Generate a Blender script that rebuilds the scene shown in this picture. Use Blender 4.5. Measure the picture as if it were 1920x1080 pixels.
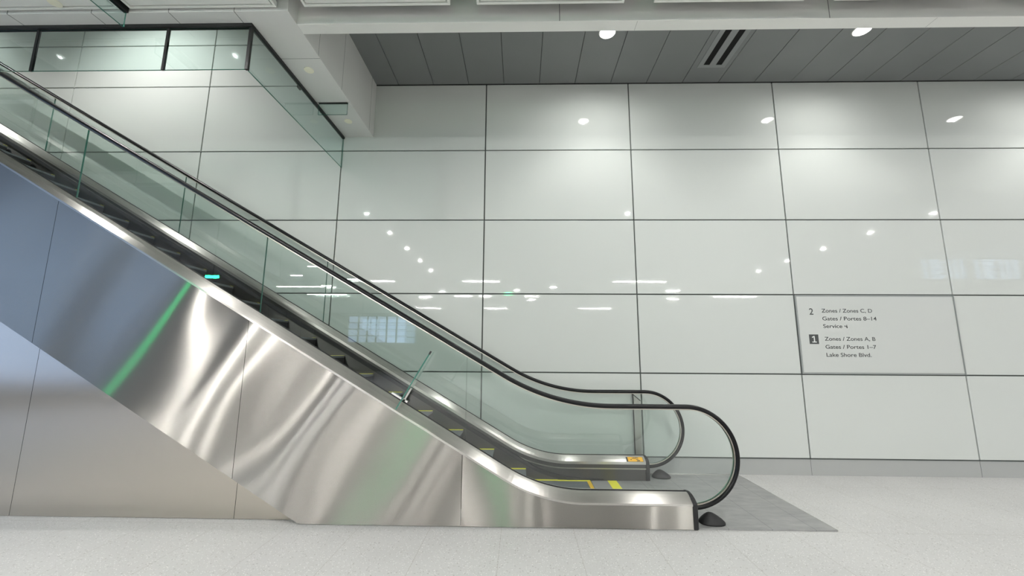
import bpy, bmesh, math, random
from mathutils import Vector, Matrix

# ------------------------------------------------------------------ camera, world, exposure
scene = bpy.context.scene
for o in list(bpy.data.objects):
    bpy.data.objects.remove(o, do_unlink=True)
COL = scene.collection
R_ = Vector((0.999775, 0.02037122, 0.0059126))
U_ = Vector((-0.00262878, -0.15759947, 0.98749962))
F_ = Vector((-0.0210484, 0.98729298, 0.15751046))
EYE = 1.4267
cam_data = bpy.data.cameras.new('camera')
cam_data.sensor_width = 36.0
cam_data.lens = 767.08 / 1920 * 36.0
cam_data.clip_start = 0.05
cam = bpy.data.objects.new('camera', cam_data)
COL.objects.link(cam)
m = Matrix.Identity(4)
for i in range(3):
    m[i][0], m[i][1], m[i][2] = R_[i], U_[i], -F_[i]
m[2][3] = EYE
cam.matrix_world = m
scene.camera = cam

world = bpy.data.worlds.new('world')
scene.world = world
world.use_nodes = True
wb = world.node_tree.nodes['Background']
wb.inputs[0].default_value = (0.42, 0.60, 0.92, 1)
wb.inputs[1].default_value = 1.1

vs = scene.view_settings
vs.view_transform = 'Standard'
vs.look = 'None'
vs.gamma = 1.0
vs.use_curve_mapping = False
vs.exposure = 1.32
try:
    scene.cycles.use_denoising = True
    scene.cycles.max_bounces = 10
    scene.cycles.transparent_max_bounces = 16
    scene.cycles.caustics_reflective = False
    scene.cycles.caustics_refractive = False
    scene.cycles.sample_clamp_indirect = 4.0
except Exception:
    pass

LAMP = dict(linear=85.0, short=320.0, hall_down=1500.0, washer=17.0, washer_disc=9.0, washer_spill=30.0, upper=145.0, sign=52.0)

# ------------------------------------------------------------------ materials
def new_mat(name):
    mt = bpy.data.materials.new(name)
    mt.use_nodes = True
    return mt, mt.node_tree.nodes, mt.node_tree.links, mt.node_tree.nodes['Principled BSDF']

def plain(name, col, rough=0.5, metal=0.0, spec=0.5, noise=0.0, nscale=6.0):
    mt, N, L, b = new_mat(name)
    b.inputs['Base Color'].default_value = (*col, 1)
    b.inputs['Roughness'].default_value = rough
    b.inputs['Metallic'].default_value = metal
    b.inputs['Specular IOR Level'].default_value = spec
    if noise:
        tc = N.new('ShaderNodeTexCoord'); nz = N.new('ShaderNodeTexNoise')
        nz.inputs['Scale'].default_value = nscale; nz.inputs['Detail'].default_value = 5
        L.new(tc.outputs['Object'], nz.inputs['Vector'])
        mp = N.new('ShaderNodeMapRange')
        mp.inputs['To Min'].default_value = 1 - noise; mp.inputs['To Max'].default_value = 1 + noise
        L.new(nz.outputs['Fac'], mp.inputs['Value'])
        mx = N.new('ShaderNodeMix'); mx.data_type = 'RGBA'; mx.blend_type = 'MULTIPLY'
        mx.inputs[0].default_value = 1
        mx.inputs[6].default_value = (*col, 1)
        L.new(mp.outputs[0], mx.inputs[7])
        L.new(mx.outputs[2], b.inputs['Base Color'])
    return mt

def emit(name, col, strength):
    mt, N, L, b = new_mat(name)
    b.inputs['Base Color'].default_value = (*col, 1)
    b.inputs['Emission Color'].default_value = (*col, 1)
    b.inputs['Emission Strength'].default_value = strength
    return mt

def brushed(name, col=(0.60, 0.585, 0.555), along=0.012, across=0.2, wave=0.0, wscale=(1.2, 1.2), grain=0.05):
    """brushed steel: UV u runs along the brush lines; reflections smear across them"""
    mt, N, L, b = new_mat(name)
    N.remove(b)
    gl = N.new('ShaderNodeBsdfAnisotropic')
    gl.distribution = 'GGX'
    gl.inputs['Roughness'].default_value = math.sqrt(math.sqrt(along * across))
    gl.inputs['Anisotropy'].default_value = 1 - math.sqrt(along / across)
    tg = N.new('ShaderNodeTangent'); tg.direction_type = 'UV_MAP'; tg.uv_map = 'UVMap'
    L.new(tg.outputs[0], gl.inputs['Tangent'])
    uv = N.new('ShaderNodeUVMap'); uv.uv_map = 'UVMap'
    mp = N.new('ShaderNodeMapping'); mp.inputs['Scale'].default_value = (3.0, 320.0, 1.0)
    L.new(uv.outputs[0], mp.inputs['Vector'])
    nz = N.new('ShaderNodeTexNoise'); nz.inputs['Scale'].default_value = 1.0; nz.inputs['Detail'].default_value = 3
    L.new(mp.outputs[0], nz.inputs['Vector'])
    mr = N.new('ShaderNodeMapRange'); mr.inputs['To Min'].default_value = 1 - grain; mr.inputs['To Max'].default_value = 1 + grain
    L.new(nz.outputs['Fac'], mr.inputs['Value'])
    mx = N.new('ShaderNodeMix'); mx.data_type = 'RGBA'; mx.blend_type = 'MULTIPLY'; mx.inputs[0].default_value = 1
    mx.inputs[6].default_value = (*col, 1)
    L.new(mr.outputs[0], mx.inputs[7]); L.new(mx.outputs[2], gl.inputs['Color'])
    if wave:
        mp2 = N.new('ShaderNodeMapping'); mp2.inputs['Scale'].default_value = (wscale[0], wscale[1], 1.0)
        L.new(uv.outputs[0], mp2.inputs['Vector'])
        n2 = N.new('ShaderNodeTexNoise'); n2.inputs['Scale'].default_value = 1.0; n2.inputs['Detail'].default_value = 0.0
        L.new(mp2.outputs[0], n2.inputs['Vector'])
        bp = N.new('ShaderNodeBump'); bp.inputs['Strength'].default_value = 1.0; bp.inputs['Distance'].default_value = wave
        L.new(n2.outputs['Fac'], bp.inputs['Height']); L.new(bp.outputs[0], gl.inputs['Normal'])
    L.new(gl.outputs[0], N['Material Output'].inputs['Surface'])
    return mt

def glass(name, tint, refl=1.0):
    """thin architectural pane: tinted see-through with a clear mirror coat on its outer faces"""
    mt, N, L, b = new_mat(name)
    N.remove(b)
    out = N['Material Output']
    tr = N.new('ShaderNodeBsdfTransparent'); tr.inputs[0].default_value = (*tint, 1)
    gl = N.new('ShaderNodeBsdfGlossy'); gl.inputs['Roughness'].default_value = 0.0
    gl.inputs['Color'].default_value = (1, 1, 1, 1)
    fr = N.new('ShaderNodeFresnel'); fr.inputs[0].default_value = 1.52
    ge = N.new('ShaderNodeNewGeometry')
    sb = N.new('ShaderNodeMath'); sb.operation = 'SUBTRACT'; sb.inputs[0].default_value = 1.0
    L.new(ge.outputs['Backfacing'], sb.inputs[1])
    mu = N.new('ShaderNodeMath'); mu.operation = 'MULTIPLY'
    L.new(fr.outputs[0], mu.inputs[0]); L.new(sb.outputs[0], mu.inputs[1])
    m2 = N.new('ShaderNodeMath'); m2.operation = 'MULTIPLY'; m2.inputs[1].default_value = 1.7 * refl; m2.use_clamp = True
    L.new(mu.outputs[0], m2.inputs[0])
    mx = N.new('ShaderNodeMixShader')
    L.new(m2.outputs[0], mx.inputs[0]); L.new(tr.outputs[0], mx.inputs[1]); L.new(gl.outputs[0], mx.inputs[2])
    L.new(mx.outputs[0], out.inputs['Surface'])
    return mt

def terrazzo():
    mt, N, L, b = new_mat('terrazzo')
    tc = N.new('ShaderNodeTexCoord')
    base = (0.535, 0.53, 0.52, 1)
    nz = N.new('ShaderNodeTexNoise'); nz.inputs['Scale'].default_value = 1.3; nz.inputs['Detail'].default_value = 6
    L.new(tc.outputs['Object'], nz.inputs['Vector'])
    r0 = N.new('ShaderNodeMapRange'); r0.inputs['From Min'].default_value = .3; r0.inputs['From Max'].default_value = .7
    r0.inputs['To Min'].default_value = .95; r0.inputs['To Max'].default_value = 1.04
    L.new(nz.outputs['Fac'], r0.inputs['Value'])
    m0 = N.new('ShaderNodeMix'); m0.data_type = 'RGBA'; m0.blend_type = 'MULTIPLY'; m0.inputs[0].default_value = 1
    m0.inputs[6].default_value = base; L.new(r0.outputs[0], m0.inputs[7])
    prev = m0.outputs[2]
    for sc_, th, col in ((58, .15, (.36, .35, .335, 1)), (110, .24, (.44, .425, .40, 1)), (95, .2, (.80, .79, .77, 1))):
        v = N.new('ShaderNodeTexVoronoi'); v.inputs['Scale'].default_value = sc_
        L.new(tc.outputs['Object'], v.inputs['Vector'])
        cr = N.new('ShaderNodeSeparateColor'); L.new(v.outputs['Color'], cr.inputs[0])
        a = N.new('ShaderNodeMath'); a.operation = 'LESS_THAN'; a.inputs[1].default_value = th
        L.new(cr.outputs[0], a.inputs[0])
        d = N.new('ShaderNodeMapRange'); d.inputs['From Min'].default_value = .26; d.inputs['From Max'].default_value = .36
        d.inputs['To Min'].default_value = 1; d.inputs['To Max'].default_value = 0
        L.new(v.outputs['Distance'], d.inputs['Value'])
        p = N.new('ShaderNodeMath'); p.operation = 'MULTIPLY'
        L.new(a.outputs[0], p.inputs[0]); L.new(d.outputs[0], p.inputs[1])
        mx = N.new('ShaderNodeMix'); mx.data_type = 'RGBA'
        L.new(p.outputs[0], mx.inputs[0]); L.new(prev, mx.inputs[6]); mx.inputs[7].default_value = col
        prev = mx.outputs[2]
    # tile joints
    sx = N.new('ShaderNodeSeparateXYZ'); L.new(tc.outputs['Object'], sx.inputs[0])
    def joint(sock, off, pitch, w):
        a = N.new('ShaderNodeMath'); a.operation = 'SUBTRACT'; a.inputs[1].default_value = off; L.new(sock, a.inputs[0])
        b_ = N.new('ShaderNodeMath'); b_.operation = 'PINGPONG'; b_.inputs[1].default_value = pitch / 2; L.new(a.outputs[0], b_.inputs[0])
        c = N.new('ShaderNodeMath'); c.operation = 'LESS_THAN'; c.inputs[1].default_value = w; L.new(b_.outputs[0], c.inputs[0])
        return c.outputs[0]
    j1 = joint(sx.outputs['X'], .437, .589, .0022); j2 = joint(sx.outputs['Y'], 3.66, 1.178, .0022)
    mxm = N.new('ShaderNodeMath'); mxm.operation = 'MAXIMUM'; L.new(j1, mxm.inputs[0]); L.new(j2, mxm.inputs[1])
    sc2 = N.new('ShaderNodeMath'); sc2.operation = 'MULTIPLY'; sc2.inputs[1].default_value = .55; L.new(mxm.outputs[0], sc2.inputs[0])
    mj = N.new('ShaderNodeMix'); mj.data_type = 'RGBA'; L.new(sc2.outputs[0], mj.inputs[0]); L.new(prev, mj.inputs[6])
    mj.inputs[7].default_value = (.33, .31, .28, 1)
    L.new(mj.outputs[2], b.inputs['Base Color'])
    b.inputs['Roughness'].default_value = .34
    b.inputs['Specular IOR Level'].default_value = .4
    return mt

def plate_metal():
    mt, N, L, b = new_mat('worn_landing_plate')
    tc = N.new('ShaderNodeTexCoord')
    mp = N.new('ShaderNodeMapping'); mp.inputs['Scale'].default_value = (3, 8, 3); mp.inputs['Rotation'].default_value = (0, 0, .5)
    L.new(tc.outputs['Object'], mp.inputs[0])
    nz = N.new('ShaderNodeTexNoise'); nz.inputs['Scale'].default_value = 1.4; nz.inputs['Detail'].default_value = 8; nz.inputs['Roughness'].default_value = .65
    L.new(mp.outputs[0], nz.inputs['Vector'])
    cr = N.new('ShaderNodeValToRGB')
    cr.color_ramp.elements[0].position = .3; cr.color_ramp.elements[0].color = (.28, .28, .28, 1)
    cr.color_ramp.elements[1].position = .75; cr.color_ramp.elements[1].color = (.42, .42, .41, 1)
    L.new(nz.outputs['Fac'], cr.inputs[0])
    # fine ribs and plate seams
    sx = N.new('ShaderNodeSeparateXYZ'); L.new(tc.outputs['Object'], sx.inputs[0])
    pp = N.new('ShaderNodeMath'); pp.operation = 'PINGPONG'; pp.inputs[1].default_value = .1775
    ad = N.new('ShaderNodeMath'); ad.operation = 'SUBTRACT'; ad.inputs[1].default_value = 1.427
    L.new(sx.outputs['X'], ad.inputs[0]); L.new(ad.outputs[0], pp.inputs[0])
    lt = N.new('ShaderNodeMath'); lt.operation = 'LESS_THAN'; lt.inputs[1].default_value = .0022; L.new(pp.outputs[0], lt.inputs[0])
    sm = N.new('ShaderNodeMath'); sm.operation = 'MULTIPLY'; sm.inputs[1].default_value = .6; L.new(lt.outputs[0], sm.inputs[0])
    mx = N.new('ShaderNodeMix'); mx.data_type = 'RGBA'; L.new(sm.outputs[0], mx.inputs[0]); L.new(cr.outputs[0], mx.inputs[6]); mx.inputs[7].default_value = (.07, .07, .07, 1)
    L.new(mx.outputs[2], b.inputs['Base Color'])
    b.inputs['Roughness'].default_value = .42
    b.inputs['Metallic'].default_value = .3
    return mt

M = {}
M['wall_glass'] = plain('back_painted_glass', (.60, .625, .60), .03, spec=.32)
M['backing'] = plain('dark_joint_backing', (.10, .11, .105), .7)  # dark backing in the joints of the wall panels
M['kick'] = plain('kick_plate', (.40, .41, .40), .18, spec=.6)
M['terrazzo'] = terrazzo()
M['white_metal'] = plain('white_painted_metal', (.74, .735, .715), .45, noise=.03, nscale=2.5)
M['white_trim'] = plain('white_trim', (.85, .845, .81), .45)
M['beam_white'] = plain('beam_white', (.84, .835, .80), .5)
M['panel_white'] = plain('ceiling_panel_infill', (.84, .835, .81), .5)
M['grey_face'] = plain('grey_bulkhead_face', (.42, .43, .42), .5)
M['dark_plank'] = plain('charcoal_plank', (.205, .213, .213), .55, noise=.06, nscale=2)
M['black'] = plain('black', (.008, .008, .008), .4)
M['void'] = plain('vent_void', (.002, .002, .002), .9)
M['seam'] = plain('seam_line', (.16, .16, .155), .7)
M['vent'] = plain('grey_vent_frame', (.27, .28, .28), .5)
M['cream'] = plain('cream_cover', (.93, .90, .74), .4)
M['glass'] = glass('balustrade_glass', (.955, .980, .970), 1.0)
M['curtain_glass'] = glass('smoke_curtain_glass', (.89, .955, .94), .8)
M['glass_edge'] = plain('green_glass_edge', (.05, .17, .13), .15)
M['glass_seam'] = plain('glass_joint', (.06, .10, .085), .4)
M['cladding'] = brushed('brushed_cladding', (.395, .38, .35), 0.009, .36, wave=.05, wscale=(1.3, .55))
M['enclosure'] = brushed('brushed_enclosure', (.60, .548, .485), .02, .22, wave=.03, wscale=(.7, .35))
M['deck'] = brushed('brushed_deck', (.58, .562, .53), .03, .34)
M['skirt'] = brushed('dark_skirt_steel', (.105, .102, .097), .04, .25)
M['rubber'] = plain('black_rubber', (.006, .006, .007), .3, spec=.25)
M['matt_black'] = plain('matt_black_rubber', (.014, .014, .015), .6)
M['guide'] = plain('handrail_guide_steel', (.62, .59, .52), .3, 1.0)
M['step'] = plain('ribbed_step', (.20, .22, .23), .45, .4, noise=.1, nscale=30)
M['riser'] = plain('dark_riser', (.03, .031, .032), .5, .3)
M['yellow'] = plain('yellow_marking', (.84, .80, .04), .45)
M['orange_yellow'] = plain('amber_marking', (.80, .50, .02), .45)
M['plate'] = plate_metal()
M['sticker'] = plain('amber_sticker', (.92, .48, .015), .4)
M['ink'] = plain('dark_grey_lettering', (.055, .06, .06), .5)
M['sign_white'] = plain('sign_white', (.70, .72, .70), .4)
M['sign_panel'] = plain('sign_panel', (.585, .605, .585), .16)
M['sign_rim'] = plain('sign_rim', (.30, .32, .31), .4, 0.0)
M['chrome'] = plain('polished_steel', (.75, .74, .70), .12, 1.0)
M['hall_wall'] = plain('hall_wall', (.30, .295, .28), .6)
M['hall_ceiling'] = plain('hall_ceiling', (.38, .375, .365), .7)
M['dark_hall'] = plain('dark_hall', (.15, .145, .135), .7)
M['lamp_linear'] = emit('linear_lamp_diffuser', (1.0, .995, .975), LAMP['linear'])
M['lamp_streak'] = emit('streak_lamp_diffuser', (1.0, .995, .975), LAMP['short'])
M['lamp_down'] = emit('downlight_lens', (1.0, .99, .965), LAMP['hall_down'])
M['lamp_washer'] = emit('wall_washer_lens', (1.0, .98, .93), LAMP['washer_disc'])
M['lamp_upper'] = emit('upper_downlight_lens', (1.0, .98, .93), 2.5)
M['green_sign'] = emit('green_lit_sign', (.012, .80, .24), LAMP['sign'])
M['screen_text'] = emit('screen_rows', (.45, .68, 1.0), 4.0)

# ------------------------------------------------------------------ mesh helpers
class MB:
    def __init__(self):
        self.bm = bmesh.new(); self.uv = self.bm.loops.layers.uv.new('UVMap')
    def box(self, x0, x1, y0, y1, z0, z1, mi=0, bev=0.0):
        r = bmesh.ops.create_cube(self.bm, size=1.0)
        vs_ = r['verts']
        for v in vs_:
            v.co = Vector((x0 + (v.co.x + .5) * (x1 - x0), y0 + (v.co.y + .5) * (y1 - y0), z0 + (v.co.z + .5) * (z1 - z0)))
        fs = list({f for v in vs_ for f in v.link_faces})
        for f in fs: f.material_index = mi
        if bev:
            es = list({e for v in vs_ for e in v.link_edges})
            rb = bmesh.ops.bevel(self.bm, geom=es, offset=bev, segments=2, affect='EDGES', profile=.5)
            for f in rb['faces']: f.material_index = mi
        return self
    def prism(self, pts, axis, a, b, mi=0, side_mi=None, uvrot=None):
        """polygon (list of 2-tuples) extruded between a and b along axis ('Y' takes x,z; 'X' takes y,z; 'Z' takes x,y)"""
        def P(p, t):
            if axis == 'Y': return (p[0], t, p[1])
            if axis == 'X': return (t, p[0], p[1])
            return (p[0], p[1], t)
        va = [self.bm.verts.new(P(p, a)) for p in pts]; vb = [self.bm.verts.new(P(p, b)) for p in pts]
        fs = [self.bm.faces.new(va), self.bm.faces.new(vb[::-1])]
        for f in fs: f.material_index = mi
        n = len(pts); sd = []
        for i in range(n):
            f = self.bm.faces.new((va[(i + 1) % n], va[i], vb[i], vb[(i + 1) % n]))
            f.material_index = mi if side_mi is None else side_mi
            sd.append(f)
        if uvrot is not None:
            c, s = math.cos(uvrot), math.sin(uvrot)
            for f in fs + sd:
                for l in f.loops:
                    x, z = l.vert.co.x, l.vert.co.z
                    l[self.uv].uv = (x * c + z * s, -x * s + z * c)
        return self
    def sweep(self, prof, path, Y, mi=0, closed=True, smooth=False, cap=True):
        """prof: list of (dy, dn) ; path: list of (x, z, nx, nz, s)"""
        rings = []
        for (x, z, nx, nz, s) in path:
            rings.append([self.bm.verts.new((x + nx * dn, Y + dy, z + nz * dn)) for dy, dn in prof])
        n = len(prof); acc = [0.0]
        for i in range(1, n + 1):
            a, b = prof[i - 1], prof[i % n]; acc.append(acc[-1] + math.hypot(a[0] - b[0], a[1] - b[1]))
        for k in range(len(rings) - 1):
            for i in range(n if closed else n - 1):
                j = (i + 1) % n
                f = self.bm.faces.new((rings[k][i], rings[k][j], rings[k + 1][j], rings[k + 1][i]))
                f.material_index = mi; f.smooth = smooth
                for l, uvv in zip(f.loops, ((path[k][4], acc[i]), (path[k][4], acc[i + 1]), (path[k + 1][4], acc[i + 1]), (path[k + 1][4], acc[i]))):
                    l[self.uv].uv = uvv
        if closed and cap:
            for rg in (rings[0], rings[-1][::-1]):
                f = self.bm.faces.new(rg); f.material_index = mi
        return self
    def cyl(self, c, r, h, axis='Z', seg=32, mi=0, r2=None):
        rr = bmesh.ops.create_cone(self.bm, cap_ends=True, segments=seg, radius1=r, radius2=r if r2 is None else r2, depth=h)
        rot = {'Z': Matrix.Identity(3), 'X': Matrix.Rotation(math.pi / 2, 3, 'Y'), 'Y': Matrix.Rotation(math.pi / 2, 3, 'X')}[axis]
        for v in rr['verts']:
            v.co = rot @ v.co + Vector(c)
        for f in {f for v in rr['verts'] for f in v.link_faces}:
            f.material_index = mi
            f.smooth = len(f.verts) == 4
        return self
    def build(self, name, mats, parent=None, loc=None, recalc=True):
        if recalc: bmesh.ops.recalc_face_normals(self.bm, faces=self.bm.faces[:])
        me = bpy.data.meshes.new(name)
        if loc:
            bmesh.ops.translate(self.bm, verts=self.bm.verts[:], vec=-Vector(loc))
        self.bm.to_mesh(me); self.bm.free()
        for mt in (mats if isinstance(mats, (list, tuple)) else [mats]):
            me.materials.append(M[mt])
        o = bpy.data.objects.new(name, me); COL.objects.link(o)
        if loc: o.location = loc
        if parent is not None: o.parent = parent
        return o

def tag(o, label, cat, group=None):
    o['label'] = label; o['category'] = cat
    if group: o['group'] = group
    return o
def struct(o):
    o['kind'] = 'structure'; return o
def empty(name, loc, label, cat, group=None):
    o = bpy.data.objects.new(name, None); COL.objects.link(o); o.location = loc; o.empty_display_size = .1
    tag(o, label, cat, group); return o
def part(mb, name, mats, parent, label=None):
    """a part of a thing whose Empty sits at parent.location: the part's origin is put there too"""
    root = parent
    base = Vector((0, 0, 0))
    p = root
    while p is not None:
        base += p.location; p = p.parent
    bmesh.ops.translate(mb.bm, verts=mb.bm.verts[:], vec=-base)
    o = mb.build(name, mats, root)
    if label: o['label'] = label
    return o

# ------------------------------------------------------------------ the room
WY = 5.27                                   # face of the panelled wall
XJ = lambda i: -2.4873 + 1.9965 * i          # vertical joints
ZJ = [0.19, 1.19, 2.19, 3.19, 4.19, 5.19, 5.855, 6.86, 7.3]

def build_wall():
    mb = MB()
    g = .008
    mb.box(-14, 16, WY + .022, WY + .15, 0, 7.4, 1)
    for i in range(-6, 9):
        for j in range(len(ZJ) - 1):
            if i == 3 and j == 1: continue          # the sign's own bay
            mb.box(XJ(i) + g, XJ(i + 1) - g, WY, WY + .022, ZJ[j] + g, ZJ[j + 1] - g, 0, .002)
    struct(mb.build('wall_back', ['wall_glass', 'backing']))
    mb = MB()
    mb.box(-14, 16, WY + .004, WY + .03, .0, .184, 0)
    mb.box(-14, 16, WY - .001, WY + .03, .184, .192, 1)
    for i in range(-6, 9): mb.box(XJ(i) - .002, XJ(i) + .002, WY + .0034, WY + .01, .002, .183, 1)
    struct(mb.build('baseboard_back', ['kick', 'backing']))
build_wall()

mb = MB(); mb.box(-16, 18, -24, WY + .2, -.15, 0, 0); struct(mb.build('floor', 'terrazzo'))

# charcoal plank ceiling along the wall
mb = MB()
for k in range(-2, 34):
    x0 = -1.243 + .5 * (k - 1)
    mb.box(max(x0, -2.06) + .0035, x0 + .5 - .0035, 3.39, WY + .02, 5.19, 5.21, 0, .0015)
mb.box(-2.06, 16, 3.39, WY + .1, 5.212, 5.24, 1)
mb.box(-2.06, 16, WY - .012, WY + .02, 5.183, 5.195, 1)
struct(mb.build('ceiling', ['dark_plank', 'black']))

# downstand beam in front of the planks
mb = MB()
mb.box(-2.06, 16, 3.285, 3.405, 4.397, 6.25, 0, .002)
for x in (.347, 2.755, 5.16): mb.box(x - .003, x + .003, 3.2845, 3.30, 4.40, 6.2, 1)
for x in (1.05, 3.7): mb.box(x - .001, x + .001, 3.29, 3.40, 4.3966, 4.41, 1)
struct(mb.build('trim_1', ['beam_white', 'seam']))

# bulkhead round the escalator opening: right arm and front arm
BZ = 4.397
mb = MB()
mb.box(-2.48, -2.06, 3.135, WY, BZ, 7.1, 0, .003)
mb.box(-12, -2.48, 3.135, 3.325, BZ, 7.1, 0, .003)
for y in (3.727, 4.463): mb.box(-2.47, -2.062, y - .002, y + .002, BZ - .0006, BZ + .01, 1)
for y in (3.69, 4.24, 5.10): mb.box(-2.07, -2.0594, y - .002, y + .002, BZ + .003, 5.19, 1)
for x in (-2.54, -3.13, -3.83, -4.6, -5.3): mb.box(x - .003, x + .003, 3.1344, 3.262, BZ - .0006, BZ + .2, 1)
struct(mb.build('trim_2', ['white_metal', 'seam']))
mb = MB(); mb.box(-12, -2.48, 3.325, WY, 6.82, 6.92, 0); struct(mb.build('ceiling_opening', 'white_metal'))

# the hall on the camera's side
mb = MB()
mb.box(-16, 18, -24, 3.3, 6.2, 6.3, 0)
struct(mb.build('ceiling_upper', 'hall_ceiling'))
mb = MB()
mb.box(-16, 18, -24, 1.0, 4.47, 4.52, 0)
struct(mb.build('ceiling_hall', 'hall_ceiling'))
mb = MB()
mb.box(18, 18.2, -24, WY + .2, 0, 6.3, 0)
struct(mb.build('wall_right', 'hall_wall'))
mb = MB()                                    # left side: solid base and header, glazed between
mb.box(-16.2, -16, -24, WY + .2, 0, .5, 0); mb.box(-16.2, -16, -24, WY + .2, 4.2, 7.2, 0); mb.box(-16.2, -16, -24, -8.5, .5, 4.2, 0)
for y in range(-24, 6, 2): mb.box(-16.15, -16.0, y - .04, y + .04, .5, 4.2, 1)
mb.box(-16.15, -16.0, -24, WY, 2.4, 2.48, 1)
mb.box(-12.2, -12, 3.135, WY, 4.4, 7.15, 0)
struct(mb.build('wall_left', ['hall_wall', 'black']))
mb = MB()
mb.box(-16, -13.4, -24.2, -24, 0, 6.3, 0); mb.box(-8.8, 18, -24.2, -24, 0, 6.3, 0)
mb.box(-13.4, -8.8, -24.2, -24, 0, 2.2, 0); mb.box(-13.4, -8.8, -24.2, -24, 4.2, 6.3, 0)
for x in (-12.6, -11.9, -11.2, -10.4, -9.6): mb.box(x - .05, x + .05, -24.15, -24.0, 2.2, 4.2, 1)
for z in (2.7, 3.2, 3.7): mb.box(-13.4, -8.8, -24.15, -24.0, z - .03, z + .03, 1)
struct(mb.build('wall_behind', ['dark_hall', 'black']))

# ------------------------------------------------------------------ escalator
A30 = math.radians(30); T30 = math.tan(A30)
def with_frames(pts):
    out = []; s = 0
    for i, (x, z) in enumerate(pts):
        a = pts[max(i - 1, 0)]; b = pts[min(i + 1, len(pts) - 1)]
        tx, tz = b[0] - a[0], b[1] - a[1]; l = math.hypot(tx, tz)
        if i: s += math.hypot(x - pts[i - 1][0], z - pts[i - 1][1])
        out.append((x, z, -tz / l, tx / l, s))
    return out
def rail_pts(z0, flat, R, x0, x1, n=18):
    """straight 30 degree incline from x0, a fillet of radius R, then level to x1"""
    xi = (z0 - flat) / T30
    T = R * math.tan(A30 / 2)
    pts = [(x0, z0 - T30 * x0)]
    xa = xi - T * math.cos(A30)
    pts += [(x0 + (xa - x0) * k / 14, z0 - T30 * (x0 + (xa - x0) * k / 14)) for k in range(1, 14)]
    cx, cz = xi + T, flat + R
    for k in range(n + 1):
        a = math.radians(-120 + 30 * k / n)
        pts.append((cx + R * math.cos(a), cz + R * math.sin(a)))
    pts.append((x1, flat))
    return pts
def offset(pts, dn):
    return [(x + nx * dn, z + nz * dn) for x, z, nx, nz, s in with_frames(pts)]
def zat(pts, x):
    for (a, b) in zip(pts, pts[1:]):
        if a[0] <= x <= b[0]: return a[1] + (b[1] - a[1]) * (x - a[0]) / (b[0] - a[0])
    return pts[-1][1] if x > pts[-1][0] else pts[0][1] - T30 * (x - pts[0][0])
XL = -9.6
ND = 1.43                                   # newel end of decks and cladding
ESC = empty('escalator', (1.0, 4.43, 0), 'stainless steel escalator with glass balustrades rising to the left beside the panelled wall', 'escalator')
DECK = rail_pts(.365, .252, 1.35, XL, ND)
SKIRT_TOP = offset(DECK, -.06)
SOFF_X = -1.851
def underside(x): return max(.004, -T30 * (x - SOFF_X))
YN, YF = 3.80, 5.06

def strip_poly(top, bot, xa, xb, n=26):
    xs = [xa + (xb - xa) * k / n for k in range(n + 1)]
    return [(x, top(x)) for x in xs] + [(x, bot(x)) for x in xs[::-1]]

def dedupe(p):
    out = []
    for q in p:
        if not out or math.hypot(q[0] - out[-1][0], q[1] - out[-1][1]) > 1e-5: out.append(q)
    return out

def cladding(Y, t):
    top = lambda x: zat(SKIRT_TOP, x)
    seams = [XL, -8.37, -6.40, -4.435, -2.46, -.493, ND]
    for a, b in zip(seams, seams[1:]):
        g = .002
        xs = [a + g + (b - a - 2 * g) * k / 30 for k in range(31)]
        if a < SOFF_X < b: xs = sorted(xs + [SOFF_X])
        poly = dedupe([(x, top(x)) for x in xs] + [(x, underside(x)) for x in xs[::-1]])
        part(MB().prism(poly, 'Y', Y, Y + t, uvrot=(0 if a > -1 else -A30)), 'cladding_panel', 'cladding', ESC)

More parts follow.
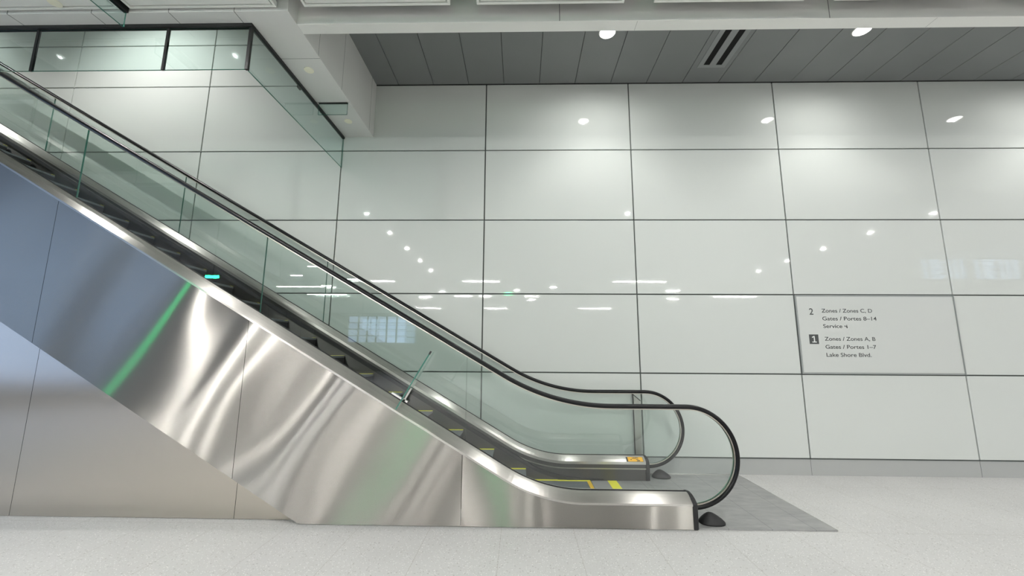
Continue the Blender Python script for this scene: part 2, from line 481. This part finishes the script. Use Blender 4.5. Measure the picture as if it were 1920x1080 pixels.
def balustrade(Yh, s, hr):
    """one side: s = -1 outer face towards the camera, +1 outer face towards the wall"""
    path = with_frames(DECK)
    outer = [(.010, .006), (.032, .006), (.060, .000), (.095, -.017), (.130, -.040), (.145, -.052), (.145, -.068), (.010, -.068)]
    inner = [(-a, b) for a, b in outer]; inner = [(max(a, -.122) if a < -.1 else a, b) for a, b in inner]
    part(MB().sweep([(s * a, b) for a, b in outer], path, Yh, smooth=False), 'outer_deck', 'deck', ESC)
    part(MB().sweep([(s * a, b) for a, b in inner], path, Yh, smooth=False), 'inner_deck', 'deck', ESC)
    part(MB().sweep([(-.0095, -.01), (-.0095, .012), (-.0065, .012), (-.0065, -.01)], path, Yh).sweep([(.0065, -.01), (.0065, .012), (.0095, .012), (.0095, -.01)], path, Yh), 'glass_gasket', 'matt_black', ESC)
    # skirt below the inner deck
    ys = Yh - s * .118
    low = lambda x: max(.003, -.26 - T30 * x)
    poly = dedupe(strip_poly(lambda x: zat(SKIRT_TOP, x), low, XL, ND, 60))
    mbk = MB().prism(poly, 'Y', ys, ys + s * .012, uvrot=-A30)
    part(mbk, 'skirt_panel', 'skirt', ESC)
    bead = with_frames(offset(DECK, -.115))
    part(MB().sweep([(-s * .118, -.006), (-s * .122, -.006), (-s * .122, .006), (-s * .118, .006)], bead, Yh), 'skirt_bead', 'guide', ESC)
    # brush strip ending in a taper
    bpts = rail_pts(.215, .016, 1.2, XL, .72)
    bpts = bpts + [(.80, .0155), (.88, .0145), (.94, .0135)]
    bm_path = with_frames(bpts)
    mb2 = MB(); n = len(bm_path); rings = []
    for k, (x, z, nx, nz, sv) in enumerate(bm_path):
        h = .024 if x < .45 else .024 * max(.12, 1 - (x - .45) / .52)
        zz = z + (.010 if x > .2 else .010)
        rings.append([mb2.bm.verts.new((x + nx * d, Yh + dy, zz + nz * d)) for dy, d in ((-s * .118, -h), (-s * .142, -h * .8), (-s * .142, h * .8), (-s * .118, h))])
    for k in range(n - 1):
        for i in range(4):
            j = (i + 1) % 4
            mb2.bm.faces.new((rings[k][i], rings[k][j], rings[k + 1][j], rings[k + 1][i]))
    mb2.bm.faces.new(rings[0]); mb2.bm.faces.new(rings[-1][::-1])
    part(mb2, 'skirt_brush', 'matt_black', ESC)
    # handrail with its loop
    z0, flat, R, cx, cz, r = hr
    pts = rail_pts(z0, flat, R, XL, cx)
    n = 40
    loop = [(cx + r * math.sin(math.pi * k / n), cz + r * math.cos(math.pi * k / n)) for k in range(1, n + 1)]
    hp = pts + loop + [(ND + .03, cz - r)]
    hpath = with_frames(hp)
    w, h = .040, .019
    prof = [(-w * .55, -h), (-w * .95, -h * .75), (-w, -h * .1), (-w * .9, h * .55), (-w * .6, h * .9), (0, h), (w * .6, h * .9), (w * .9, h * .55), (w, -h * .1), (w * .95, -h * .75), (w * .55, -h)]
    hro = part(MB().sweep(prof, hpath, Yh, smooth=True), 'handrail', 'rubber', ESC)
    gp = [(-.020, -.027), (-.020, -.017), (.020, -.017), (.020, -.027)]
    part(MB().sweep(gp, hpath, Yh), 'handrail_guide', 'guide', hro)
    # glass panels
    top = offset(pts, -.030)
    js = [XL] + ([-8.37, -6.40, -4.431, -2.458, -.489] if s < 0 else [-8.42, -6.455, -4.455, -2.463, -.489])
    g = .0025
    topf = lambda x: zat(top, x); botf = lambda x: zat(DECK, x) - .02
    for a, b in zip(js, js[1:]):
        part(MB().prism(dedupe(strip_poly(topf, botf, a + g, b - g, 24)), 'Y', Yh - .006, Yh + .006, 0, 1), 'glass_panel', ['glass', 'glass_edge'], ESC)
    a = js[-1] + g
    ri = r - .030
    xs = [a + (cx - a) * k / 30 for k in range(31)]
    poly = [(x, topf(x)) for x in xs[:-1]] + [(cx + ri * math.sin(t), cz + ri * math.cos(t)) for t in [math.radians(172 * k / 36) for k in range(37)]]
    poly += [(ND + .02, cz - ri + .01), (ND + .02, .235)]
    poly += [(x, botf(x)) for x in [a + (ND - a) * (1 - k / 30) for k in range(31)]]
    part(MB().prism(dedupe(poly), 'Y', Yh - .006, Yh + .006, 0, 1), 'glass_panel', ['glass', 'glass_edge'], ESC)
    # black newel end cap
    sec = [(.148, .004), (.150, .10), (.148, .195), (.138, .214), (.10, .238), (.05, .256), (0, .262), (-.05, .256), (-.10, .238), (-.118, .214), (-.126, .195), (-.128, .10), (-.126, .004)]
    mb3 = MB(); rings = []
    for x, k in ((ND, 1.0), (ND + .018, 1.0), (ND + .034, .97), (ND + .044, .88)):
        rings.append([mb3.bm.verts.new((x, Yh + s * (dy * k), z if z < .01 else (.11 + (z - .11) * k))) for dy, z in sec])
    for q, w_ in zip(rings, rings[1:]):
        for i in range(len(sec)):
            j = (i + 1) % len(sec)
            mb3.bm.faces.new((q[i], q[j], w_[j], w_[i]))
    mb3.bm.faces.new(rings[0]); mb3.bm.faces.new(rings[-1][::-1])
    part(mb3, 'newel_cap', 'matt_black', ESC)

cladding(YN - .143, .02)
cladding(YF + .123, .02)
balustrade(YN, -1, (1.140, .966, 1.94, 1.472, .548, .418))
balustrade(YF, +1, (1.183, .983, 1.94, 1.487, .561, .422))
# sloping underside
poly = [(XL, underside(XL)), (SOFF_X, .004), (SOFF_X + .035, .004), (XL, underside(XL) + .02)]
part(MB().prism(poly, 'Y', YN - .123, YF + .12, uvrot=-A30), 'soffit_panel', 'enclosure', ESC)

# steps
RUN, RISE = .362, .209
def step_meshes():
    a = MB()
    a.box(-RUN, 0, 3.932, 4.928, -.018, 0, 0)
    for k in range(42):                      # cleats
        y = 3.945 + k * .0234
        a.box(-RUN, -.002, y, y + .010, 0, .006, 0)
    return a
def riser_mesh():
    b = MB()
    pts = [(-.002, -.018), (-.002, -.05), (-.012, -.11), (-.03, -.17), (-.045, -RISE - .012), (-.065, -RISE - .012), (-.02, -.018)]
    b.prism(pts, 'Y', 3.932, 4.928)
    return b
first = None
noses = [(.789, .008), (.427, .010), (.065, .128)] + [(-.297 - RUN * k, .335 + RISE * k) for k in range(24)]
for k, (x, z) in enumerate(noses):
    if first is None:
        tr = step_meshes().build('step', 'step', ESC)
        rs = riser_mesh().build('riser', 'riser', tr)
        st = MB().box(-RUN, 0, 4.885, 4.926, .0062, .0085, 0).build('side_line', 'yellow', tr)
        st2 = MB().box(-RUN, 0, 3.934, 3.97, .0062, .0085, 0).build('side_line', 'yellow', tr)
        ns = MB().box(-.040, 0, 3.97, 4.885, .0062, .0085, 0).build('nose_line', 'orange_yellow', tr)
        first = (tr, rs, st, st2)
        objs = [tr]
        bpy.data.objects.remove(rs) ; rs = None   # the lowest tread lies level: no riser shows
        base = bpy.data.meshes['riser']
        riser_me = base
    else:
        tr = first[0].copy(); COL.objects.link(tr); tr.parent = ESC
        if z > .05 or k == 2:
            r2 = bpy.data.objects.new('riser', riser_me); COL.objects.link(r2); r2.parent = tr
        for sl in first[2:4]:
            s2 = sl.copy(); COL.objects.link(s2); s2.parent = tr
    tr.location = (x - ESC.location.x, -ESC.location.y, z - ESC.location.z)

# comb, landing plate, warning sticker
part(MB().box(.80, 1.085, 3.935, 4.925, .001, .012, 1, .002).box(.985, 1.085, 3.935, 4.925, .012, .0145, 0), 'comb_plate', ['yellow', 'plate'], ESC)
part(MB().box(1.085, ND, 3.935, 4.935, .001, .011).box(ND + .004, 2.60, 3.672, 5.205, .001, .011), 'landing_plate', 'plate', ESC)
part(MB().box(1.28, 2.60, 5.205, 5.235, .001, .016).box(2.60, 2.606, 3.672, 5.235, .001, .0115), 'landing_trim', 'chrome', ESC)
# sticker on the sloping far inner deck
def deck_pt(dy, lift):
    pl = [(-.060, .0), (-.095, -.017), (-.1215, -.040)]
    a, b = (pl[0], pl[1]) if dy > -.095 else (pl[1], pl[2])
    t = (dy - a[0]) / (b[0] - a[0]); dn = a[1] + t * (b[1] - a[1])
    ny, nz = -.5, .87
    return YF + dy + ny * lift, .252 + dn + nz * lift
def quad_on_deck(mb, x0, x1, d0, d1, l0, l1, mi=0):
    vs8 = []
    for l in (l0, l1):
        for x, d in ((x0, d0), (x1, d0), (x1, d1), (x0, d1)):
            y, z = deck_pt(d, l); vs8.append(mb.bm.verts.new((x, y, z)))
    for idx in ((0, 1, 2, 3), (7, 6, 5, 4), (0, 4, 5, 1), (1, 5, 6, 2), (2, 6, 7, 3), (3, 7, 4, 0)):
        f = mb.bm.faces.new([vs8[i] for i in idx]); f.material_index = mi
mbs = MB()
for d0, d1 in ((-.066, -.095), (-.095, -.120)):
    quad_on_deck(mbs, 1.215, 1.405, d0, d1, .0005, .0045, 1)
    quad_on_deck(mbs, 1.232, 1.402, d0 - .0005, d1, .0046, .0062, 0)
for x0, x1, d0, d1 in ((1.325, 1.355, -.070, -.078), (1.28, 1.33, -.080, -.089), (1.30, 1.312, -.076, -.080), (1.325, 1.352, -.094, -.101), (1.332, 1.366, -.108, -.117), (1.262, 1.275, -.098, -.106)):
    quad_on_deck(mbs, x0, x1, d0, d1, .0063, .0070, 1)
part(mbs, 'warning_sticker', ['sticker', 'matt_black'], ESC, 'amber safety sticker with black pictograms')

# anti-climb glass fin on the near outer deck
def fin_pts():
    bx, bz = -1.066, .966
    dx, dz = .5, .866
    tx, tz = .866, -.5
    t = .006
    L = .545
    return [(bx - tx * t - dx * .03, bz - tz * t - dz * .03), (bx + tx * t - dx * .03, bz + tz * t - dz * .03), (bx + tx * t + dx * L, bz + tz * t + dz * L), (bx - tx * t + dx * L, bz - tz * t + dz * L)]
fp = fin_pts()
fin = part(MB().prism(fp, 'Y', 3.652, 3.785, 1, 0), 'climb_guard', ['glass', 'glass_edge'], ESC, 'small upright glass fin')
def fin_box(mb, u0, u1, n0, n1, y0, y1, mi=0):
    bx, bz = -1.066, .966
    q = [(bx + .866 * u + .5 * n, bz - .5 * u + .866 * n) for u, n in ((u0, n0), (u1, n0), (u1, n1), (u0, n1))]
    mb.prism(q, 'Y', y0, y1, mi)
mb = MB(); fin_box(mb, -.007, .007, .515, .547, 3.650, 3.668); part(mb, 'edge_cap', 'black', fin)
mb = MB(); fin_box(mb, -.12, -.006, .045, .060, 3.725, 3.755); fin_box(mb, -.014, -.006, .045, .14, 3.725, 3.755); fin_box(mb, .006, .014, .045, .17, 3.735, 3.765); fin_box(mb, .006, .04, .045, .06, 3.735, 3.765)
part(mb, 'clamp', 'chrome', fin)

# steel enclosure closing the space under the escalator
ENC = empty('steel_enclosure', (-5.5, 3.75, 0), 'recessed brushed steel triangular wall panels on the floor under the escalator slope', 'wall panelling')
seams = [XL, -8.43, -6.45, -4.455, -2.466, -1.88]
for a, b in zip(seams, seams[1:]):
    g = .002
    part(MB().prism(dedupe([(a + g, .003), (b - g, .003), (b - g, max(.01, -T30 * (b - g - SOFF_X) - .003)), (a + g, -T30 * (a + g - SOFF_X) - .003)]), 'Y', 3.745, 3.765, uvrot=math.pi / 2), 'wall_panel', 'enclosure', ENC)

# ------------------------------------------------------------------ rubber bumpers and steel post by the newels
def bumper(x, y, label):
    mb = MB(); n = 20; rings = []
    for hz, k, sx in ((0, 1.0, 0), (.012, .99, 0), (.035, .80, -.004), (.062, .50, -.010), (.078, .26, -.014), (.084, .10, -.016)):
        rings.append([mb.bm.verts.new((x + sx + .108 * k * math.copysign(abs(math.cos(2 * math.pi * i / n)) ** .8, math.cos(2 * math.pi * i / n)), y + .085 * k * math.sin(2 * math.pi * i / n), .0115 + hz)) for i in range(n)])
    for q, w in zip(rings, rings[1:]):
        for i in range(n):
            f = mb.bm.faces.new((q[i], q[(i + 1) % n], w[(i + 1) % n], w[i])); f.smooth = True
    mb.bm.faces.new(rings[0]); mb.bm.faces.new(rings[-1][::-1])
    o = mb.build('rubber_bumper', 'matt_black', loc=(x, y, .0115))
    tag(o, label, 'bumper', 'rubber bumpers below the handrail loops')
    return o
bumper(1.635, 3.79, 'black rubber bumper on the landing plate below the near handrail loop')
bumper(1.645, 5.09, 'black rubber bumper on the landing plate below the far handrail loop by the wall')

POST = empty('gap_post', (1.43, 5.235, 0), 'slim stainless steel post between the far balustrade glass and the wall', 'post')
mb = MB(); mb.prism([(1.392, .0165), (1.472, .0165), (1.472, .856), (1.392, .925)], 'Y', 5.212, 5.262, uvrot=math.pi / 2); part(mb, 'shaft', 'deck', POST)
mb = MB(); mb.prism([(1.388, .927), (1.474, .853), (1.474, .866), (1.388, .940)], 'Y', 5.209, 5.265); part(mb, 'top_cap', 'matt_black', POST)

# ------------------------------------------------------------------ wayfinding sign panel
SIGN = empty('wayfinding_sign', ((XJ(3) + XJ(4)) / 2, 5.25, 1.19), 'large white sign panel on the wall listing zones, gates and floor numbers', 'sign')
x0, x1 = XJ(3), XJ(4)
part(MB().box(x0 + .024, x1 - .0155, 5.262, WY + .02, 1.214, 2.166, 0, .001), 'face_panel', 'sign_panel', SIGN)
part(MB().box(x0 + .009, x0 + .0215, 5.2635, WY + .02, 1.194, 2.186).box(x1 - .015, x1 - .008, 5.250, WY + .02, 1.194, 2.186).box(x0 + .0215, x1 - .015, 5.2635, WY + .02, 1.194, 1.214).box(x0 + .0215, x1 - .015, 5.2635, WY + .02, 2.166, 2.186), 'rim', 'sign_rim', SIGN)
def lettering(txt, xa, xb, zbase, cap, mat, name='lettering', y=5.2612, weight=0.008):
    cu = bpy.data.curves.new('text', 'FONT'); cu.body = txt; cu.extrude = .0006; cu.offset = weight
    cu.size = 1.0
    to = bpy.data.objects.new('text', cu); COL.objects.link(to)
    bpy.context.view_layer.update()
    me = bpy.data.meshes.new_from_object(to.evaluated_get(bpy.context.evaluated_depsgraph_get()))
    bpy.data.objects.remove(to); bpy.data.curves.remove(cu)
    xs = [v.co.x for v in me.vertices]
    lo, hi = min(xs), max(xs)
    capz = .729 if True else 1
    for v in me.vertices:
        v.co = Vector((xa + (v.co.x - lo) / (hi - lo) * (xb - xa), y + (-.0004 if v.co.z > 0 else 0), zbase + v.co.y / capz * cap)) - SIGN.location
    me.materials.append(M[mat])
    o = bpy.data.objects.new(name, me); COL.objects.link(o); o.parent = SIGN
    return o
lettering('2', 3.670, 3.720, 1.934, .084, 'ink', 'floor_number')
for txt, xa, xb, zb in (('Zones / Zones C, D', 3.825, 4.456, 1.962), ('Gates / Portes 8\u201314', 3.825, 4.499, 1.862), ('Service', 3.825, 4.061, 1.766),
                        ('Zones / Zones A, B', 3.825, 4.452, 1.607), ('Gates / Portes 1\u20137', 3.825, 4.449, 1.507), ('Lake Shore Blvd.', 3.825, 4.378, 1.408)):
    lettering(txt, xa, xb, zb, .049, 'ink')
# little service symbol: an up arrow beside a lift car with a down arrow
mb = MB()
for pts in ([(4.088, 1.787), (4.097, 1.802), (4.106, 1.787)], [(4.094, 1.787), (4.094, 1.780), (4.100, 1.780), (4.100, 1.787)],
            [(4.106, 1.776), (4.106, 1.782), (4.130, 1.782), (4.130, 1.776)], [(4.106, 1.782), (4.118, 1.800), (4.118, 1.790), (4.112, 1.782)], [(4.116, 1.764), (4.116, 1.806), (4.123, 1.806), (4.123, 1.764)], [(4.112, 1.772), (4.1195, 1.760), (4.127, 1.772)]):
    mb.prism(pts, 'Y', 5.2610, 5.2619)
part(mb, 'service_symbol', 'ink', SIGN)
part(MB().box(3.635, 3.750, 5.2612, 5.2622, 1.564, 1.683), 'number_square', 'ink', SIGN)
part(MB().prism([(3.668, 1.583), (3.724, 1.583), (3.724, 1.594), (3.7035, 1.594), (3.7035, 1.664), (3.692, 1.664), (3.670, 1.652), (3.670, 1.640), (3.6905, 1.649), (3.6905, 1.594), (3.668, 1.594)], 'Y', 5.2600, 5.2611), 'floor_number', 'sign_white', SIGN, 'white numeral on a dark square')

# ------------------------------------------------------------------ glass smoke curtains under the bulkhead
GZ = 3.945
def pane(mb, x0, x1, y0, y1, z0, z1):
    mb.box(x0, x1, y0, y1, z0, z1, 0)
    for f in mb.bm.faces[-6:]:
        pass
    return mb
def glass_box(x0, x1, y0, y1, z0, z1):
    """pane whose two large faces are clear and whose rim is the dark glass edge"""
    mb = MB(); mb.box(x0, x1, y0, y1, z0, z1, 1)
    ax = 0 if (x1 - x0) < (y1 - y0) else 1
    for f in mb.bm.faces:
        f.normal_update()
        if abs(f.normal[ax]) > .9: f.material_index = 0
    return mb
CUR = empty('glass_smoke_curtain', (-6.0, 3.29, BZ), 'long green-tinted glass curtain in black joints, facing the viewer under the bulkhead', 'glass curtain')
xs = [-9.4, -8.2, -6.96, -5.72, -4.48, -3.252, -2.478]
for a, b in zip(xs, xs[1:]):
    part(glass_box(a + .012, b - .012, 3.284, 3.296, GZ, BZ - .03), 'glass_pane', ['curtain_glass', 'glass_edge'], CUR)
for a in xs[1:-1]:
    part(MB().box(a - .012, a + .012, 3.281, 3.299, GZ, BZ - .03), 'joint_strip', 'black', CUR)
part(MB().box(-2.492, -2.464, 3.276, 3.300, GZ - .004, BZ - .03), 'corner_strip', 'black', CUR)
part(MB().box(-9.4, -2.462, 3.262, 3.31, BZ - .03, BZ - .001), 'top_channel', 'black', CUR)
CUR2 = empty('glass_smoke_curtain', (-2.478, 4.3, BZ), 'green-tinted glass curtain running back to the wall along the right side of the opening', 'glass curtain')
part(glass_box(-2.484, -2.472, 3.312, WY - .004, GZ, BZ - .03), 'glass_pane', ['curtain_glass', 'glass_edge'], CUR2)
part(MB().box(-2.496, -2.462, 3.312, WY - .003, BZ - .03, BZ - .001), 'top_channel', 'black', CUR2)
part(MB().box(-2.500, -2.486, 4.10, 4.16, BZ - .055, BZ - .03), 'clip', 'black', CUR2)
CUR3 = empty('glass_smoke_curtain', (-2.26, 4.48, BZ), 'small glass rectangle hanging under the bulkhead between its two round covers', 'glass curtain')
part(glass_box(-2.44, -2.09, 4.474, 4.486, 4.243, BZ - .010), 'glass_pane', ['curtain_glass', 'glass_edge'], CUR3)
part(MB().box(-2.44, -2.088, 4.470, 4.490, BZ - .010, BZ - .001), 'top_channel', 'black', CUR3)
CUR4 = empty('glass_smoke_curtain', (-3.5, 2.1, 4.4), 'short glass curtain by the top edge of the view between two ceiling panels', 'glass curtain')
part(glass_box(-3.512, -3.500, 1.0, 3.128, 4.245, 4.385), 'glass_pane', ['curtain_glass', 'glass_edge'], CUR4)
part(MB().box(-3.522, -3.484, 1.0, 3.128, 4.385, 4.47), 'top_channel', 'black', CUR4)

# ------------------------------------------------------------------ framed ceiling panels
PZ = 4.41
def ceiling_panel(x0, x1, label):
    yb, yf = 3.112, 1.05
    root = empty('ceiling_panel', ((x0 + x1) / 2, (yb + yf) / 2, PZ), label, 'ceiling panel', 'framed ceiling panels')
    w = .022
    part(MB().box(x0, x1, yb - w, yb, PZ, PZ + .05, 0, .002).box(x0, x1, yf, yf + w, PZ, PZ + .05, 0, .002).box(x0, x0 + w, yf + w, yb - w, PZ, PZ + .05, 0, .002).box(x1 - w, x1, yf + w, yb - w, PZ, PZ + .05, 0, .002), 'frame', 'white_trim', root)
    part(MB().box(x0 + w + .012, x1 - w - .012, yf + w + .012, yb - w - .012, PZ + .004, PZ + .02), 'infill', 'panel_white', root)
    part(MB().box(x0 + w, x1 - w, yf + w, yb - w, PZ + .03, PZ + .048), 'backing_tray', 'matt_black', root)
for k, (x0, x1) in enumerate(((-4.98, -3.545), (-3.455, -2.145), (-1.90, -.618), (-.386, .882), (1.138, 2.408), (2.66, 3.928), (4.175, 5.45))):
    ceiling_panel(x0, x1, ('leftmost framed white ceiling panel, beyond the short glass curtain', 'framed white ceiling panel above the bulkhead, just right of the short glass curtain',
                           'framed white ceiling panel just right of the bulkhead corner', 'framed white ceiling panel above the left wall-washer downlight', 'framed white ceiling panel above the dark slot vent',
                           'framed white ceiling panel above the right ceiling downlight', 'framed white ceiling panel cut off by the top right corner')[k])

def cover(x, y, z, label):
    o = MB().cyl((x, y, z - .004), .048, .008, seg=40).build('sprinkler_cover', 'cream', loc=(x, y, z))
    tag(o, label, 'sprinkler cover', 'round cream covers')
cover(-2.262, 3.895, BZ, 'round cream cover on the bulkhead in front of the small glass rectangle')
cover(-2.247, 4.869, BZ, 'round cream cover on the bulkhead end nearest the wall')
cover(-4.055, 3.04, PZ + .004, 'round cream cover on the leftmost framed ceiling panel')

# ------------------------------------------------------------------ slot vent and downlights in the plank ceiling
V = empty('ceiling_vent', (2.514, 4.62, 5.19), 'grey ceiling vent with two long black slots in the charcoal plank ceiling', 'vent')
vz = 5.184
part(MB().box(2.335, 2.396, 3.95, 4.952, vz, 5.1899).box(2.633, 2.694, 3.95, 4.952, vz, 5.1899).box(2.396, 2.633, 4.902, 4.952, vz, 5.1899).box(2.396, 2.633, 3.95, 4.0, vz, 5.1899), 'frame', 'vent', V)
part(MB().box(2.473, 2.556, 4.0, 4.902, vz, 5.1899), 'centre_bar', 'vent', V)
for a, b in ((2.396, 2.473), (2.556, 2.633)):
    part(MB().box(a, b, 4.0, 4.902, 5.1885, 5.1899), 'slot', 'void', V)

def downlight(x, y, z, r, label, disc, group, spot=0.0, size=112, blend=.5, rim=True, tilt=0.0, thick=.005):
    root = empty('downlight', (x, y, z), label, 'downlight', group)
    part(MB().cyl((x, y, z - thick / 2), r, thick, seg=36), 'lens', disc, root)
    if rim:
        mb = MB(); n = 36; prof = [(r + .001, 0), (r + .001, -.007), (r + .006, -.007), (r + .012, 0)]
        rg = [[mb.bm.verts.new((x + a * math.cos(2 * math.pi * i / n), y + a * math.sin(2 * math.pi * i / n), z + h)) for a, h in prof] for i in range(n)]
        for i in range(n):
            for k in range(4):
                mb.bm.faces.new((rg[i][k], rg[i][(k + 1) % 4], rg[(i + 1) % n][(k + 1) % 4], rg[(i + 1) % n][k]))
        part(mb, 'rim', 'white_trim', root)
    if spot:
        ld = bpy.data.lights.new('spot', 'SPOT'); ld.energy = spot; ld.spot_size = math.radians(size); ld.spot_blend = blend
        ld.shadow_soft_size = .015; ld.color = (1, .995, .97)
        lo = bpy.data.objects.new('lamp_light', ld); COL.objects.link(lo); lo.parent = root; lo.location = (0, 0, -.03); lo.rotation_euler = (tilt, 0, 0)
    if disc == 'lamp_washer':            # the lens also spills a little light sideways
        ld = bpy.data.lights.new('spill', 'SPOT'); ld.energy = LAMP['washer_spill']; ld.spot_size = math.radians(178); ld.spot_blend = 1.0
        ld.shadow_soft_size = .015; ld.color = (1, .995, .97)
        lo = bpy.data.objects.new('lamp_spill', ld); COL.objects.link(lo); lo.parent = root; lo.location = (0, 0, -.03)
    return root
for x, lab in ((1.02, 'round white downlight in the plank ceiling left of the slot vent'), (3.99, 'round white downlight in the plank ceiling right of the slot vent'), (6.96, 'round white downlight beyond the right edge of the view')):
    downlight(x, 4.335, 5.1895, .088, lab, 'lamp_washer', 'wall-washer downlights', LAMP["washer"], 106, .5)
for x, lab in ((-5.25, 'upper downlight in the opening nearest the corner'), (-8.54, 'upper downlight in the opening farther left'), (-11.7, 'upper downlight at the far left of the opening')):
    downlight(x, 3.9, 6.8195, .06, lab, 'lamp_upper', 'upper downlights', LAMP['upper'], 116, 1.0, tilt=.30)

# ------------------------------------------------------------------ lamps of the hall behind the camera, with added streak lamps (seen mirrored in glass and steel)
k = 0
for x in (-3.36, 2.30, 8.75):
    for y in (2.04, .45, -1.15, -2.75, -4.4):
        if y > 1.0 and x < -5: continue
        if y < 1.0 and 0 < x < 5: continue
        z = 4.4695
        if y > 1.0: z = PZ + .0036
        downlight(x, y, z, .04, 'small round downlight in the hall ceiling, one of its rows', 'lamp_down', 'hall downlights', rim=False, thick=.001)
for y in (-6.5, -11.0, -17.0):
    for x, hl in ((-10.5, 1.1), (-6.2, 1.1), (-3.5, .5), (-1.2, .8), (.9, .4), (5.5, 1.1), (11.5, 1.1)):
        xx = x + .5 * math.sin(y * 3 + x)
        k += 1
        if k % 2: continue
        root = empty('linear_light', (xx, y, 4.42), 'long linear lamp in the hall ceiling, one of its rows', 'lamp', 'linear hall lamps')
        part(MB().box(xx - hl, xx + hl, y - .07, y + .07, 4.43, 4.47), 'housing', 'white_trim', root)
        part(MB().box(xx - hl + .02, xx + hl - .02, y - .055, y + .055, 4.42, 4.43), 'diffuser', 'lamp_linear', root)
for x, y, hl in ((-8.9, -8.2, .22), (-5.2, -11.5, .35), (-3.9, -9.5, .12), (-1.9, -11.0, .28), (-.2, -9.0, .12), (.6, -12.5, .2), (1.5, -8.0, .14), (7.3, -9.0, .3), (8.4, -12.0, .3)):  # added lamps, kept short to lay narrow bright streaks on the brushed steel
    root = empty('streak_light', (x, y, 4.42), 'added short lamp in the hall ceiling that streaks the steel', 'lamp', 'added streak lamps')
    part(MB().box(x - hl, x + hl, y - .07, y + .07, 4.43, 4.47), 'housing', 'white_trim', root)
    part(MB().box(x - hl + .01, x + hl - .01, y - .045, y + .045, 4.42, 4.43), 'diffuser', 'lamp_streak', root)
for x, y, w in ((-7.0, -1.4, .36), (-.35, -1.0, .28)):
    root = empty('lit_sign', (x, y, 3.2), 'green lit sign box hung from the hall ceiling at x %.0f' % x, 'sign', 'green lit signs')
    part(MB().box(x - w / 2, x + w / 2, y - .05, y, 3.05, 3.15), 'case', 'black', root)
    part(MB().box(x - w / 2 + .02, x + w / 2 - .02, y, y + .006, 3.065, 3.135), 'lit_face', 'green_sign', root)
    part(MB().box(x - .01, x + .01, y - .03, y - .01, 3.15, 4.47), 'hanger', 'black', root)
# flight board at the right, mirrored faintly in the wall
bd = empty('departure_board', (14.8, -2.2, 4.0), 'row of dark departure screens with pale blue rows in the hall', 'screen')
part(MB().box(12.4, 17.2, -2.3, -2.2, 3.70, 4.43), 'case', 'black', bd)
part(MB().box(13.5, 13.55, -2.27, -2.23, 4.43, 4.47).box(16.5, 16.55, -2.27, -2.23, 4.43, 4.47), 'hanger', 'black', bd)
random.seed(4)
for s0 in (12.5, 14.1, 15.7):
    mb = MB()
    for r_ in range(9):
        z = 4.36 - r_ * .07
        x = s0
        for wv in (.2, .45, .15, .15, .2):
            mb.box(x, x + wv * random.uniform(.6, 1), -2.2, -2.195, z, z + .022); x += wv + .05
    part(mb, 'text_rows', 'screen_text', bd)
